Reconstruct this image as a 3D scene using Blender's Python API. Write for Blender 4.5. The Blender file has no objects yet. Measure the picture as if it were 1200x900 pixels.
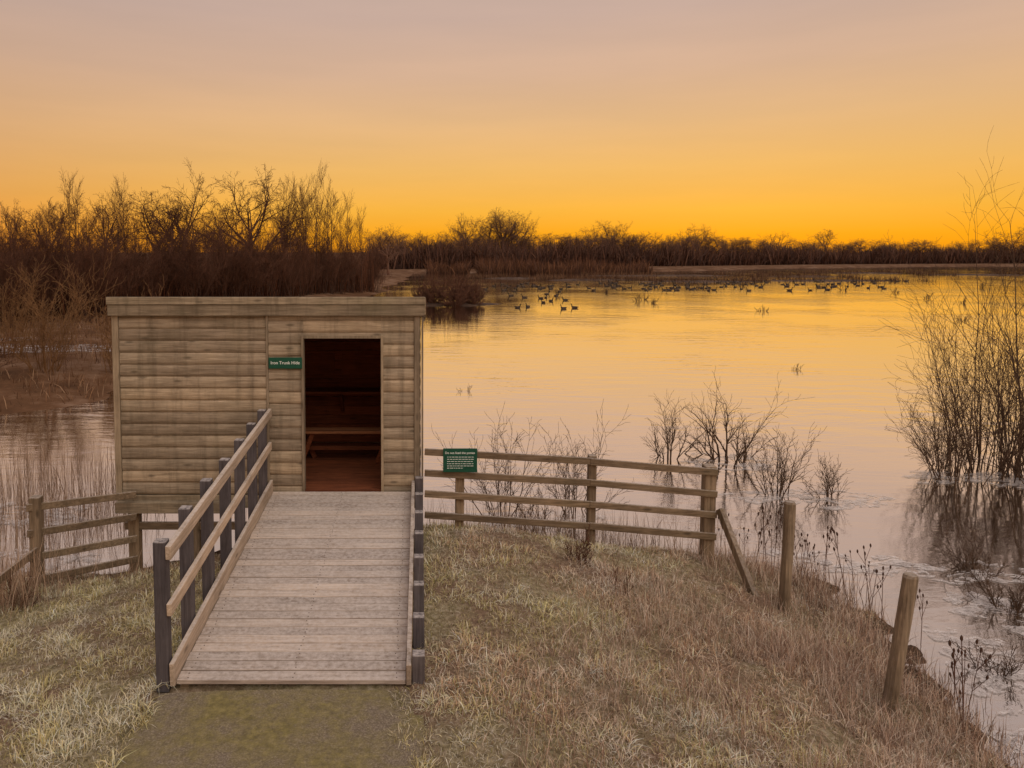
import bpy, math, random
import numpy as np
from mathutils import Vector, Matrix
R = math.radians
scene = bpy.context.scene
COL = scene.collection
rng = random.Random(11)
nrg = np.random.default_rng(5)
ZW = -1.15

def s2l(c):
    c = c/255.0
    return c/12.92 if c <= 0.04045 else ((c+0.055)/1.055)**2.4
def srgb(r, g, b, k=1.0):
    return (s2l(r)*k, s2l(g)*k, s2l(b)*k, 1.0)

# ------------------------------------------------------------------ nodes
def new_mat(name):
    m = bpy.data.materials.new(name); m.use_nodes = True
    nt = m.node_tree
    for n in list(nt.nodes): nt.nodes.remove(n)
    out = nt.nodes.new('ShaderNodeOutputMaterial')
    b = nt.nodes.new('ShaderNodeBsdfPrincipled')
    nt.links.new(b.outputs[0], out.inputs[0])
    return m, nt, b, out
def N(nt, t, **kw):
    n = nt.nodes.new('ShaderNode'+t)
    for k, v in kw.items(): setattr(n, k, v)
    return n
def L(nt, a, b): nt.links.new(a, b)
def ramp(nt, fac, stops, interp='LINEAR'):
    r = N(nt, 'ValToRGB'); r.color_ramp.interpolation = interp
    els = r.color_ramp.elements
    while len(els) < len(stops): els.new(0.5)
    for e, (p, c) in zip(els, stops):
        e.position = p; e.color = c if len(c) == 4 else (*c, 1)
    if fac is not None: L(nt, fac, r.inputs[0])
    return r
def noise(nt, vec, scale, detail=4, rough=0.55, dist=0.0):
    n = N(nt, 'TexNoise'); n.inputs['Scale'].default_value = scale
    n.inputs['Detail'].default_value = detail; n.inputs['Roughness'].default_value = rough
    n.inputs['Distortion'].default_value = dist
    if vec is not None: L(nt, vec, n.inputs['Vector'])
    return n
def mix(nt, fac, a, b, mode='MIX'):
    m = N(nt, 'Mix', data_type='RGBA', blend_type=mode)
    if isinstance(fac, (int, float)): m.inputs[0].default_value = fac
    else: L(nt, fac, m.inputs[0])
    for s, i in ((a, 6), (b, 7)):
        if isinstance(s, tuple): m.inputs[i].default_value = s if len(s) == 4 else (*s, 1)
        else: L(nt, s, m.inputs[i])
    return m.outputs[2]
def mathn(nt, op, a, b=None, clamp=False):
    m = N(nt, 'Math', operation=op); m.use_clamp = clamp
    for s, i in ((a, 0), (b, 1)):
        if s is None: continue
        if isinstance(s, (int, float)): m.inputs[i].default_value = s
        else: L(nt, s, m.inputs[i])
    return m.outputs[0]

def wood(name, light, dark, axis='X', frost=0.0, rough=0.85, knots=True, green=0.0, bump=0.35, stain=0.0):
    m, nt, b, out = new_mat(name)
    tc = N(nt, 'TexCoord')
    at = N(nt, 'Attribute', attribute_name='rnd')
    off = N(nt, 'VectorMath', operation='MULTIPLY'); off.inputs[1].default_value = (13.7, 7.1, 5.3)
    L(nt, at.outputs['Vector'], off.inputs[0])
    add = N(nt, 'VectorMath', operation='ADD')
    L(nt, tc.outputs['Object'], add.inputs[0]); L(nt, off.outputs[0], add.inputs[1])
    mp = N(nt, 'Mapping')
    sc = {'X': (1.3, 24, 24), 'Y': (24, 1.3, 24), 'Z': (24, 24, 1.3)}[axis]
    mp.inputs['Scale'].default_value = sc
    L(nt, add.outputs[0], mp.inputs[0])
    g = noise(nt, mp.outputs[0], 1.6, 6, 0.7, 0.6)
    blot = noise(nt, add.outputs[0], 2.3, 5, 0.65)
    r1 = ramp(nt, g.outputs[0], [(0.3, dark), (0.5, tuple(0.5*(a+c) for a, c in zip(light, dark))), (0.68, light)])
    r2 = ramp(nt, blot.outputs[0], [(0.28, (0.66, 0.65, 0.64)), (0.55, (1, 1, 1)), (0.8, (1.12, 1.1, 1.05))])
    c = mix(nt, 1.0, r1.outputs[0], r2.outputs[0], 'MULTIPLY')
    rb = ramp(nt, at.outputs['Fac'], [(0, (0.74, 0.72, 0.71)), (0.5, (0.95, 0.95, 0.95)), (1, (1.18, 1.14, 1.08))])
    c = mix(nt, 1.0, c, rb.outputs[0], 'MULTIPLY')
    if knots:
        mk = N(nt, 'Mapping')
        mk.inputs['Scale'].default_value = {'X': (2.2, 7, 7), 'Y': (7, 2.2, 7), 'Z': (7, 7, 2.2)}[axis]
        L(nt, add.outputs[0], mk.inputs[0])
        v = N(nt, 'TexVoronoi'); v.inputs['Scale'].default_value = 1.0
        L(nt, mk.outputs[0], v.inputs['Vector'])
        kr = ramp(nt, v.outputs['Distance'], [(0.06, (1, 1, 1)), (0.16, (0, 0, 0))])
        c = mix(nt, mathn(nt, 'MULTIPLY', kr.outputs[0], 0.65), c, tuple(x*0.35 for x in dark[:3])+(1,))
    if stain > 0:   # vertical rain streaks running down the wall
        ms_ = N(nt, 'Mapping'); ms_.inputs['Scale'].default_value = (9, 9, .55); L(nt, tc.outputs['Object'], ms_.inputs[0])
        sn = noise(nt, ms_.outputs[0], 1.2, 5, .65)
        sr = ramp(nt, sn.outputs[0], [(.50, (0, 0, 0)), (.72, (1, 1, 1))])
        c = mix(nt, mathn(nt, 'MULTIPLY', sr.outputs[0], stain), c, tuple(x*0.45 for x in dark[:3])+(1,))
    if green > 0:
        gn = noise(nt, tc.outputs['Object'], 1.1, 5, 0.6)
        gr = ramp(nt, gn.outputs[0], [(0.5, (0, 0, 0)), (0.7, (1, 1, 1))])
        c = mix(nt, mathn(nt, 'MULTIPLY', gr.outputs[0], green), c, (0.13, 0.13, 0.06, 1))
    if frost > 0:
        fn = noise(nt, tc.outputs['Object'], 26, 6, 0.7)
        geo = N(nt, 'NewGeometry'); sp = N(nt, 'SeparateXYZ'); L(nt, geo.outputs['Normal'], sp.inputs[0])
        up = mathn(nt, 'MULTIPLY', sp.outputs[2], 1.0, True)
        fr = ramp(nt, fn.outputs[0], [(0.35, (0, 0, 0)), (0.62, (1, 1, 1))])
        c = mix(nt, mathn(nt, 'MULTIPLY', mathn(nt, 'MULTIPLY', fr.outputs[0], up), frost), c, (0.68, 0.60, 0.55, 1))
    L(nt, c, b.inputs['Base Color'])
    b.inputs['Roughness'].default_value = rough
    b.inputs['Specular IOR Level'].default_value = 0.25
    bp = N(nt, 'Bump'); bp.inputs['Strength'].default_value = bump; bp.inputs['Distance'].default_value = 0.01
    L(nt, g.outputs[0], bp.inputs['Height']); L(nt, bp.outputs[0], b.inputs['Normal'])
    return m

def simple(name, c, rough=0.8, var=0.25, scale=6.0, spec=0.25):
    m, nt, b, out = new_mat(name)
    tc = N(nt, 'TexCoord'); n = noise(nt, tc.outputs['Object'], scale, 5)
    r = ramp(nt, n.outputs[0], [(0.3, tuple(x*(1-var) for x in c[:3])), (0.7, tuple(min(1, x*(1+var)) for x in c[:3]))])
    L(nt, r.outputs[0], b.inputs['Base Color']); b.inputs['Roughness'].default_value = rough
    b.inputs['Specular IOR Level'].default_value = spec
    return m
def colattr(name, rough=0.9, trans=0.0):
    m, nt, b, out = new_mat(name)
    a = N(nt, 'Attribute', attribute_name='tint')
    L(nt, a.outputs['Color'], b.inputs['Base Color']); b.inputs['Roughness'].default_value = rough
    b.inputs['Specular IOR Level'].default_value = 0.1
    return m

M_clad = wood('weathered_cladding', (0.50, 0.40, 0.29), (0.23, 0.175, 0.115), 'X', green=0.15, bump=0.7, stain=.5)
M_cladY = wood('weathered_cladding_side', (0.42, 0.32, 0.21), (0.18, 0.13, 0.08), 'Y')
M_trim = wood('trim_timber', (0.44, 0.355, 0.25), (0.18, 0.14, 0.09), 'X', green=0.25, stain=.5)
M_trimZ = wood('trim_timber_vertical', (0.42, 0.335, 0.24), (0.21, 0.16, 0.105), 'Z', green=0.15)
M_deck = wood('frosted_decking', (0.62, 0.52, 0.44), (0.29, 0.22, 0.175), 'X', frost=0.6, knots=False, bump=0.7)
M_rail = wood('rail_timber', (0.64, 0.52, 0.41), (0.34, 0.26, 0.19), 'Y', frost=0.6)
M_dark = wood('dark_recycled_post', (0.15, 0.135, 0.145), (0.07, 0.06, 0.065), 'Z', frost=0.6, knots=False)
M_fence = wood('fence_timber', (0.35, 0.255, 0.165), (0.13, 0.09, 0.055), 'X', green=0.25, frost=0.4)
M_fpost = wood('fence_post_timber', (0.34, 0.25, 0.165), (0.12, 0.085, 0.052), 'Z', green=0.2, frost=0.4)
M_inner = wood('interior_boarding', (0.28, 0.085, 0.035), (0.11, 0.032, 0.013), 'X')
M_bench = wood('bench_timber', (0.50, 0.22, 0.10), (0.26, 0.10, 0.045), 'X')
M_felt = simple('roof_felt', (0.09, 0.09, 0.085), 0.95)
M_green = simple('sign_green', (0.012, 0.075, 0.045), 0.5, 0.15, 20)
M_white = simple('sign_lettering', (0.75, 0.8, 0.75), 0.6, 0.05)
M_nail = simple('rusty_nail', (0.12, 0.08, 0.06), 0.7, 0.3)
M_bark = simple('tree_bark', (0.08, 0.042, 0.027), 0.9, 0.35, 3)
M_twig = simple('twig_bark', (0.105, 0.045, 0.025), 0.9, 0.4, 2)
M_far = simple('hazy_distant_twigs', (0.15, 0.078, 0.05), 0.95, 0.25, 1)  # distance haze put into the bark colour
M_willow = simple('willow_stem_bark', (0.085, 0.048, 0.028), 0.9, 0.35, 4)
M_wil2 = simple('golden_stem_bark', (0.20, 0.105, 0.045), 0.9, 0.3, 4)
M_tint = colattr('tinted_blades')

# ------------------------------------------------------------------ mesh helpers
def empty(name, loc, label=None, cat=None, group=None):
    o = bpy.data.objects.new(name, None); o.location = loc; o.empty_display_size = 0.3
    COL.objects.link(o)
    if label: o['label'] = label
    if cat: o['category'] = cat
    if group: o['group'] = group
    return o
def meshobj(name, verts, faces, mat, parent=None, origin=None, rnd=None, tint=None, smooth=False, bevel=0.0, tri=None, par_world=None):
    verts = np.asarray(verts, dtype=np.float64).reshape(-1, 3)
    if origin is None:
        mn, mx = verts.min(0), verts.max(0)
        origin = np.array([(mn[0]+mx[0])/2, (mn[1]+mx[1])/2, mn[2]])
    origin = np.asarray(origin, dtype=float)
    me = bpy.data.meshes.new(name)
    v = verts-origin
    if tri is not None:
        k = tri.shape[1]; nf = len(tri)
        me.vertices.add(len(v)); me.vertices.foreach_set('co', v.astype(np.float32).ravel())
        me.loops.add(nf*k); me.loops.foreach_set('vertex_index', tri.astype(np.int32).ravel())
        me.polygons.add(nf); me.polygons.foreach_set('loop_start', np.arange(0, nf*k, k, dtype=np.int32))
        me.polygons.foreach_set('loop_total', np.full(nf, k, dtype=np.int32))
        me.update(calc_edges=True)
    else:
        me.from_pydata(v.tolist(), [], faces); me.update()
    if rnd is not None:
        a = me.attributes.new('rnd', 'FLOAT', 'FACE'); a.data.foreach_set('value', np.asarray(rnd, dtype=np.float32))
    if tint is not None:
        a = me.attributes.new('tint', 'FLOAT_COLOR', 'POINT')
        t = np.ones((len(v), 4), dtype=np.float32); t[:, :3] = tint; a.data.foreach_set('color', t.ravel())
    if smooth: me.polygons.foreach_set('use_smooth', [True]*len(me.polygons))
    mats = mat if isinstance(mat, list) else [mat]
    for mm in mats: me.materials.append(mm)
    o = bpy.data.objects.new(name, me); COL.objects.link(o)
    if parent is not None:
        pw = par_world if par_world is not None else WORLD[parent.name]
        o.parent = parent; o.location = origin-np.array(pw)
    else: o.location = origin
    WORLD[o.name] = origin
    if bevel > 0:
        b = o.modifiers.new('bevel', 'BEVEL'); b.width = bevel; b.segments = 2; b.limit_method = 'ANGLE'
    return o
WORLD = {}
def top(name, loc, label, cat, group=None):
    o = empty(name, loc, label, cat, group); WORLD[o.name] = np.array(loc, dtype=float); return o
def beam(p0, p1, w, h, upv=(0, 0, 1)):
    p0 = Vector(p0); p1 = Vector(p1); d = (p1-p0).normalized(); u = Vector(upv)
    if abs(d.dot(u)) > 0.95: u = Vector((0, 1, 0))
    s = d.cross(u).normalized(); u = s.cross(d).normalized()
    vs = []
    for p in (p0, p1):
        for a, b in ((-1, -1), (1, -1), (1, 1), (-1, 1)):
            vs.append(tuple(p+s*(a*w/2)+u*(b*h/2)))
    return vs, [(0, 3, 2, 1), (4, 5, 6, 7), (0, 1, 5, 4), (1, 2, 6, 5), (2, 3, 7, 6), (3, 0, 4, 7)]
def bx(x0, x1, y0, y1, z0, z1):
    vs = [(x, y, z) for z in (z0, z1) for (x, y) in ((x0, y0), (x1, y0), (x1, y1), (x0, y1))]
    return vs, [(0, 3, 2, 1), (4, 5, 6, 7), (0, 1, 5, 4), (1, 2, 6, 5), (2, 3, 7, 6), (3, 0, 4, 7)]
def join(parts):
    V = []; F = []; RN = []
    for vs, fs in parts:
        o = len(V); r = rng.random()
        V += list(vs); F += [tuple(i+o for i in f) for f in fs]; RN += [r]*len(fs)
    return V, F, RN
def add(name, parts, mat, parent, bevel=0.005, **kw):
    V, F, RN = join(parts)
    return meshobj(name, V, F, mat, parent, rnd=RN, bevel=bevel, **kw)

# ------------------------------------------------------------------ terrain
def vn(x, y, seed=0):
    x = np.asarray(x, float); y = np.asarray(y, float)
    xi = np.floor(x); yi = np.floor(y); fx = x-xi; fy = y-yi
    fx = fx*fx*(3-2*fx); fy = fy*fy*(3-2*fy)
    def h(a, b):
        s = np.sin(a*127.1+b*311.7+seed*74.7)*43758.5453
        return s-np.floor(s)
    return (h(xi, yi)*(1-fx)+h(xi+1, yi)*fx)*(1-fy)+(h(xi, yi+1)*(1-fx)+h(xi+1, yi+1)*fx)*fy
def fbm(x, y, seed=0, o=4):
    t = 0; a = 0.5
    for i in range(o):
        t = t+a*vn(np.asarray(x)*2**i, np.asarray(y)*2**i, seed+i); a *= 0.5
    return t/(1-0.5**o)
CP = np.array([(-1, 5.4, -.27), (-1, 4, -.3), (-1, 2, -.3), (1, 5, -.30), (1, 3, -.3), (3, 3, -.5), (3, 5, -.62), (2.6, 7, -.62), (.3, 7, -.33),
    (.5, 9.05, -.4), (2.15, 8.95, -.61), (3.61, 8.85, -.77), (3.87, 8.14, -.85), (4.1, 7.94, -.93), (4.16, 6.17, -.96), (4.2, 4.5, -.95),
    (5.0, 5.94, -1.15), (5.0, 4.5, -1.15), (5.0, 2.5, -1.15), (5.25, 7.5, -1.15), (5.2, 8.8, -1.15), (4.3, 9.7, -1.15), (3, 10.1, -1.15),
    (1.5, 10.4, -1.15), (.3, 10.7, -1.15), (-2, 10.6, -1.15), (-1, 9.3, -.7), (-3.5, 9.4, -1.08), (-4.3, 9.4, -1.17), (-5.44, 9.3, -1.15),
    (-4.55, 8.4, -.9), (-6, 8.3, -.98), (-3, 7, -.55), (-2.2, 5.45, -.3), (-4, 5.5, -.45), (-6, 5, -.6), (-4, 3, -.4), (-6, 2, -.5), (-9, 5, -.7),
    (-9, 8.5, -1.1), (6.3, 6, -1.6), (6.8, 9, -1.6), (4.8, 11, -1.6), (1.5, 12, -1.6), (-1, 12.5, -1.6), (-4, 11, -1.6), (-7, 10.4, -1.6),
    (-10, 10.5, -1.6), (6.3, 3, -1.6), (6.3, 1.5, -1.6), (5, 13, -1.8), (-10, 13, -1.8), (0, 14, -1.8)])
def tpsk(r2): return 0.5*r2*np.log(np.maximum(r2, 1e-9))
def fit():
    n = len(CP); P = CP[:, :2]
    K = tpsk(((P[:, None]-P[None])**2).sum(-1))+np.eye(n)*0.05
    A = np.zeros((n+3, n+3)); A[:n, :n] = K; A[:n, n] = 1; A[:n, n+1:] = P; A[n, :n] = 1; A[n+1:, :n] = P.T
    return np.linalg.solve(A, np.concatenate([CP[:, 2], [0, 0, 0]]))
TW = fit()
def hn(x, y):
    x = np.clip(np.asarray(x, float), -10, 7); y0 = np.asarray(y, float); y = np.clip(y0, 1.5, 13.5)
    out = TW[-3]+TW[-2]*x+TW[-1]*y
    for i in range(len(CP)):
        out = out+TW[i]*tpsk((x-CP[i, 0])**2+(y-CP[i, 1])**2)
    out = np.clip(out, -1.8, -.24)
    return np.where(y0 > 12.3, -1.7, out)
POLY = [(-60, 13), (-20, 16.5), (-11, 18), (-9.2, 20.5), (-8.8, 24), (-7.5, 30), (-7, 45), (-5.5, 60), (-4.5, 72), (-3.8, 90), (-2, 110), (-1, 146), (25, 152), (60, 162), (90, 185), (150, 210),
        (260, 225), (600, 240), (4000, 300), (4000, 5000), (-4000, 5000), (-4000, 13)]
def sdist(x, y):
    x = np.asarray(x, float); y = np.asarray(y, float)
    best = np.full(x.shape, 1e9); ins = np.zeros(x.shape, bool)
    for i in range(len(POLY)):
        ax, ay = POLY[i]; bx_, by = POLY[(i+1) % len(POLY)]
        dx, dy = bx_-ax, by-ay
        t = np.clip(((x-ax)*dx+(y-ay)*dy)/(dx*dx+dy*dy), 0, 1)
        best = np.minimum(best, np.hypot(x-ax-t*dx, y-ay-t*dy))
        c = ((ay > y) != (by > y)) & (x < (bx_-ax)*(y-ay)/(by-ay+1e-12)+ax)
        ins ^= c
    return np.where(ins, best, -best)
def height(x, y):
    x = np.asarray(x, float); y = np.asarray(y, float)
    a = hn(x, y)
    s = sdist(x, y)+(fbm(x*.25, y*.25, 3)-.5)*3
    b = ZW+np.clip(s*0.13, -.55, .45)+np.clip(s, 0, 1)*(fbm(x*.4, y*.4, 9)-.5)*.25
    z = np.maximum(a, b)
    near = (a > ZW-.2)
    rough = np.clip((x-2.5)*.6, 0, 1)
    z = z+np.where(near, (fbm(x*2.2, y*2.2, 2)-.5)*(.09+.10*rough)+(fbm(x*6, y*6, 12)-.5)*.04, 0)
    return z
def geo_steps(a, b, s0, g):
    v = []; x = a; s = s0
    while abs(x-a) < abs(b-a):
        s *= g; x += s if b > a else -s; v.append(x)
    return v
xs = sorted(geo_steps(-9, -3500, .12, 1.09)+list(np.arange(-9, 7.01, .08))+geo_steps(7, 3500, .12, 1.09))
ys = sorted(geo_steps(2.5, -60, .12, 1.2)+list(np.arange(2.5, 13, .08))+geo_steps(13, 4500, .12, 1.045))
xs = np.array(xs); ys = np.array(ys)
GX, GY = np.meshgrid(xs, ys)
GZ = height(GX, GY)
inpath = (GX > -2.05) & (GX < -.04) & (GY < 5.52)
GZ = np.where(inpath, GZ-.07, GZ)
nx, ny = len(xs), len(ys)
idx = np.arange(nx*ny).reshape(ny, nx)
quads = np.stack([idx[:-1, :-1], idx[:-1, 1:], idx[1:, 1:], idx[1:, :-1]], -1).reshape(-1, 4)

m, nt, b, out = new_mat('ground_soil_grass')
geo = N(nt, 'NewGeometry'); sp = N(nt, 'SeparateXYZ'); L(nt, geo.outputs['Position'], sp.inputs[0])
n1 = noise(nt, geo.outputs['Position'], 1.3, 6, .6); n2 = noise(nt, geo.outputs['Position'], 18, 6, .7)
c1 = ramp(nt, n2.outputs[0], [(.3, (.13, .10, .055)), (.5, (.27, .22, .125)), (.72, (.48, .41, .30))])
c2 = ramp(nt, n2.outputs[0], [(.3, (.11, .07, .045)), (.55, (.25, .165, .11)), (.75, (.42, .31, .23))])
cg = mix(nt, ramp(nt, n1.outputs[0], [(.42, (0, 0, 0)), (.6, (1, 1, 1))]).outputs[0], c1.outputs[0], c2.outputs[0])
mudf = N(nt, 'MapRange'); mudf.inputs[1].default_value = ZW+.02; mudf.inputs[2].default_value = ZW+.2; mudf.inputs[3].default_value = 1; mudf.inputs[4].default_value = 0
L(nt, sp.outputs[2], mudf.inputs[0])
farf = N(nt, 'MapRange'); farf.inputs[1].default_value = 12; farf.inputs[2].default_value = 16
L(nt, sp.outputs[1], farf.inputs[0])
n4 = noise(nt, geo.outputs['Position'], .45, 6, .7)
cfar = ramp(nt, n4.outputs[0], [(.3, (.07, .035, .018)), (.5, (.14, .07, .035)), (.62, (.22, .13, .08)), (.8, (.34, .27, .22))])
mud = ramp(nt, n2.outputs[0], [(.3, (.035, .021, .013)), (.7, (.13, .08, .052))])
cg = mix(nt, mudf.outputs[0], cg, mud.outputs[0])
cg = mix(nt, farf.outputs[0], cg, cfar.outputs[0])
L(nt, cg, b.inputs['Base Color']); b.inputs['Roughness'].default_value = .95; b.inputs['Specular IOR Level'].default_value = .1
bp = N(nt, 'Bump'); bp.inputs['Strength'].default_value = .8; bp.inputs['Distance'].default_value = .04
L(nt, n2.outputs[0], bp.inputs['Height']); L(nt, bp.outputs[0], b.inputs['Normal'])
g = meshobj('ground', np.stack([GX, GY, GZ], -1).reshape(-1, 3), None, m, origin=(0, 0, 0), tri=quads, smooth=True)
g['kind'] = 'structure'

# water
m, nt, b, out = new_mat('lake_water')
geo = N(nt, 'NewGeometry')
mp = N(nt, 'Mapping'); mp.inputs['Scale'].default_value = (.55, 1.6, 1); L(nt, geo.outputs['Position'], mp.inputs[0])
w1 = noise(nt, mp.outputs[0], 1.1, 3, .5, .3); w2 = noise(nt, mp.outputs[0], 6, 3, .55)
patch_ = noise(nt, geo.outputs['Position'], .12, 3)
hh = mathn(nt, 'ADD', mathn(nt, 'MULTIPLY', w1.outputs[0], 1.0), mathn(nt, 'MULTIPLY', w2.outputs[0], .24))
hh = mathn(nt, 'MULTIPLY', hh, ramp(nt, patch_.outputs[0], [(.4, (.25, .25, .25)), (.62, (1, 1, 1))]).outputs[0])
bp = N(nt, 'Bump'); bp.inputs['Strength'].default_value = .65; bp.inputs['Distance'].default_value = .035
L(nt, hh, bp.inputs['Height'])
b.inputs['Base Color'].default_value = (.09, .065, .045, 1); b.inputs['Roughness'].default_value = .12
L(nt, bp.outputs[0], b.inputs['Normal'])
gl = N(nt, 'BsdfGlossy'); gl.inputs['Roughness'].default_value = .06; gl.inputs['Color'].default_value = (.98, .96, .93, 1)
L(nt, bp.outputs[0], gl.inputs['Normal'])
fr = N(nt, 'LayerWeight'); fr.inputs['Blend'].default_value = .25
fm = N(nt, 'MapRange'); fm.inputs[1].default_value = 0; fm.inputs[2].default_value = .55; fm.inputs[3].default_value = .4; fm.inputs[4].default_value = .98
L(nt, fr.outputs['Facing'], fm.inputs[0])
ms = N(nt, 'MixShader'); L(nt, fm.outputs[0], ms.inputs[0]); L(nt, b.outputs[0], ms.inputs[1]); L(nt, gl.outputs[0], ms.inputs[2])
L(nt, ms.outputs[0], out.inputs[0])
w = meshobj('water', [(-900, -60, ZW), (900, -60, ZW), (900, 330, ZW), (-900, 330, ZW)], [(0, 1, 2, 3)], m, origin=(0, 0, ZW)); w['kind'] = 'structure'

# path
m, nt, b, out = new_mat('mossy_asphalt')
tc = N(nt, 'TexCoord'); a1 = noise(nt, tc.outputs['Object'], 70, 5, .75); a2 = noise(nt, tc.outputs['Object'], 1.7, 8, .75); a3 = noise(nt, tc.outputs['Object'], 16, 7, .75)
ca = ramp(nt, a1.outputs[0], [(.32, (.09, .065, .045)), (.52, (.22, .17, .12)), (.7, (.42, .35, .26))])
cm = ramp(nt, a3.outputs[0], [(.32, (.10, .08, .022)), (.52, (.23, .185, .055)), (.7, (.36, .29, .10))])
cc = mix(nt, ramp(nt, a2.outputs[0], [(.40, (.05, .05, .05)), (.60, (.85, .85, .85))]).outputs[0], ca.outputs[0], cm.outputs[0])
L(nt, cc, b.inputs['Base Color']); b.inputs['Roughness'].default_value = .95
bp = N(nt, 'Bump'); bp.inputs['Strength'].default_value = .9; bp.inputs['Distance'].default_value = .02
L(nt, a3.outputs[0], bp.inputs['Height']); L(nt, bp.outputs[0], b.inputs['Normal'])
px = np.linspace(0, 1, 14); py = np.arange(-3, 5.53, .15)
V = []
for yy in py:
    xl = -2.10+.04*math.sin(yy*3)+.03*math.sin(yy*7.7); xr = .0+.03*math.sin(yy*4.1)
    if yy > 5.2: xl = -2.0
    for t in px:
        X = xl+(xr-xl)*t; V.append((X, yy, float(hn(X, yy))+.012*math.sin(math.pi*t)-.012))
k = len(px); F = [(j*k+i, j*k+i+1, (j+1)*k+i+1, (j+1)*k+i) for j in range(len(py)-1) for i in range(k-1)]
p = meshobj('path', V, F, m, smooth=True); p['kind'] = 'structure'

# ------------------------------------------------------------------ bird hide
YF = 9.3; YB = 11.7; HL = -3.88
hide = top('bird_hide', (-1.98, 10.5, -1.15), 'weathered timber bird hide with log-lap cladding and open doorway on stilts', 'hut')
BH = 0.155
PROF = [(0, .0), (.05, .012), (.25, .020), (.5, .022), (.75, .018), (.95, .009), (1, 0)]
def clad(x0, x1, z0, z1, base, fn, sub=1):
    V = []; F = []; RN = []
    zb = base
    while zb < z1-1e-4:
        ze = zb+BH; r = rng.random()
        lo, hi = max(zb, z0), min(ze, z1)
        if hi-lo > .004:
            pts = []
            for f in np.linspace(0, 1, 9):
                z = lo+(hi-lo)*f; q = (z-zb)/BH
                bul = np.interp(q, [a for a, _ in PROF], [c for _, c in PROF])
                pts.append((z, bul))
            o = len(V); dz = rng.uniform(-.003, .003)
            for z, bl in pts:
                V.append(fn(x0, bl, z)); V.append(fn(x1, bl, z+dz*.5))
            for i in range(len(pts)-1):
                F.append((o+2*i, o+2*i+1, o+2*i+3, o+2*i+2)); RN.append(r)
        zb = ze
    return V, F, RN
def merge(lst):
    V = []; F = []; RN = []
    for v, f, r in lst:
        o = len(V); V += v; F += [tuple(i+o for i in q) for q in f]; RN += r
    return V, F, RN
def boxr(*a):
    v, f = bx(*a); return v, f, [rng.random()]*6
ff = lambda x, bl, z: (x, YF-bl, z)
zb0 = -.06
V, F, RN = merge([clad(HL+.01, -1.985, zb0, 2.30, zb0, ff), boxr(HL-.02, -1.97, YF+.002, YF+.05, zb0, 2.34)])
meshobj('front_wall', V, F, M_clad, hide, rnd=RN)
V, F, RN = merge([clad(-1.95, -1.50, zb0, 2.30, zb0-.05, ff), clad(-1.50, -.50, 1.995, 2.30, zb0-.05, ff), clad(-.50, -.075, zb0, 2.30, zb0-.05, ff),
    boxr(-1.967, -1.50, YF+.002, YF+.05, zb0, 2.34), boxr(-1.4995, -.5005, YF+.002, YF+.05, 1.995, 2.34), boxr(-.50, -.03, YF+.002, YF+.05, zb0, 2.34)])
meshobj('front_wall', V, F, M_clad, hide, rnd=RN)
fl = lambda y, bl, z: (HL-.05-bl, y, z); fr_ = lambda y, bl, z: (-.01+bl, y, z)
V, F, RN = merge([clad(YF+.06, YB, zb0, 2.22, zb0, fl), boxr(HL-.05, HL, YF+.06, YB, zb0, 2.2)])
meshobj('side_wall', V, F, M_cladY, hide, rnd=RN)
V, F, RN = merge([clad(YF+.06, YB, zb0, 2.22, zb0, fr_), boxr(-.06, -.012, YF+.06, YB, zb0, 2.2)])
meshobj('side_wall', V, F, M_cladY, hide, rnd=RN)
fb = lambda x, bl, z: (x, YB+.05+bl, z)
V, F, RN = merge([clad(HL-.02, -.03, zb0, 2.1, zb0, fb), boxr(HL+.005, -.065, YB+.001, YB+.045, zb0, 2.1)])
meshobj('back_wall', V, F, M_clad, hide, rnd=RN)
pb = [bx(HL+.01, -.07, YB-.03, YB-.005, z+.003, z+.147) for z in np.arange(0, 2.0, .15)]
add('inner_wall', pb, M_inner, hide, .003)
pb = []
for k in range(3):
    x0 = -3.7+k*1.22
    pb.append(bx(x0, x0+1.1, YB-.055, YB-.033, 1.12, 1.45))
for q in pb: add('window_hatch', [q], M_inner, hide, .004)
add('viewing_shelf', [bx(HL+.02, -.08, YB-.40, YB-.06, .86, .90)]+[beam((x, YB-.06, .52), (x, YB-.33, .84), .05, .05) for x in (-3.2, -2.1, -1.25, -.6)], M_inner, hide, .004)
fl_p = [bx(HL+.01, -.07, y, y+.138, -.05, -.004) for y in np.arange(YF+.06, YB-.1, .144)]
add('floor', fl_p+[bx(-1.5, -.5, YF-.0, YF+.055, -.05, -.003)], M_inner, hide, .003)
add('corner_trim', [bx(HL-.075, HL+.005, YF-.040, YF+.0, zb0-.01, 2.29)], M_trimZ, hide)
add('corner_trim', [bx(-.072, .0, YF-.040, YF+.0, zb0-.01, 2.29)], M_trimZ, hide)
add('corner_trim', [bx(.021, .045, YF-.03, YF+.06, zb0-.01, 2.27)], M_trimZ, hide)
add('seam_trim', [bx(-1.982, -1.953, YF-.030, YF+.001, zb0, 2.29)], M_trimZ, hide)
dfm = [bx(-1.53, -1.497, YF-.038, YF+.07, -.02, 2.025), bx(-.503, -.47, YF-.038, YF+.07, -.02, 2.025), bx(-1.4965, -.5035, YF-.036, YF+.07, 1.987, 2.024)]
add('door_frame', dfm, M_trimZ, hide, .004)
roof_v, roof_f = bx(HL-.06, .03, YF-.08, YB+.12, 2.45, 2.51)
roof_v = [(x, y, z-(y-(YF-.1))*.13) for x, y, z in roof_v]
add('roof', [(roof_v, roof_f)], M_felt, hide, .004)
add('fascia', [bx(HL-.105, .06, YF-.085, YF-.052, 2.285, 2.425), bx(HL-.115, .07, YF-.098, YF-.050, 2.429, 2.525)], M_trim, hide, .006)
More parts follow.
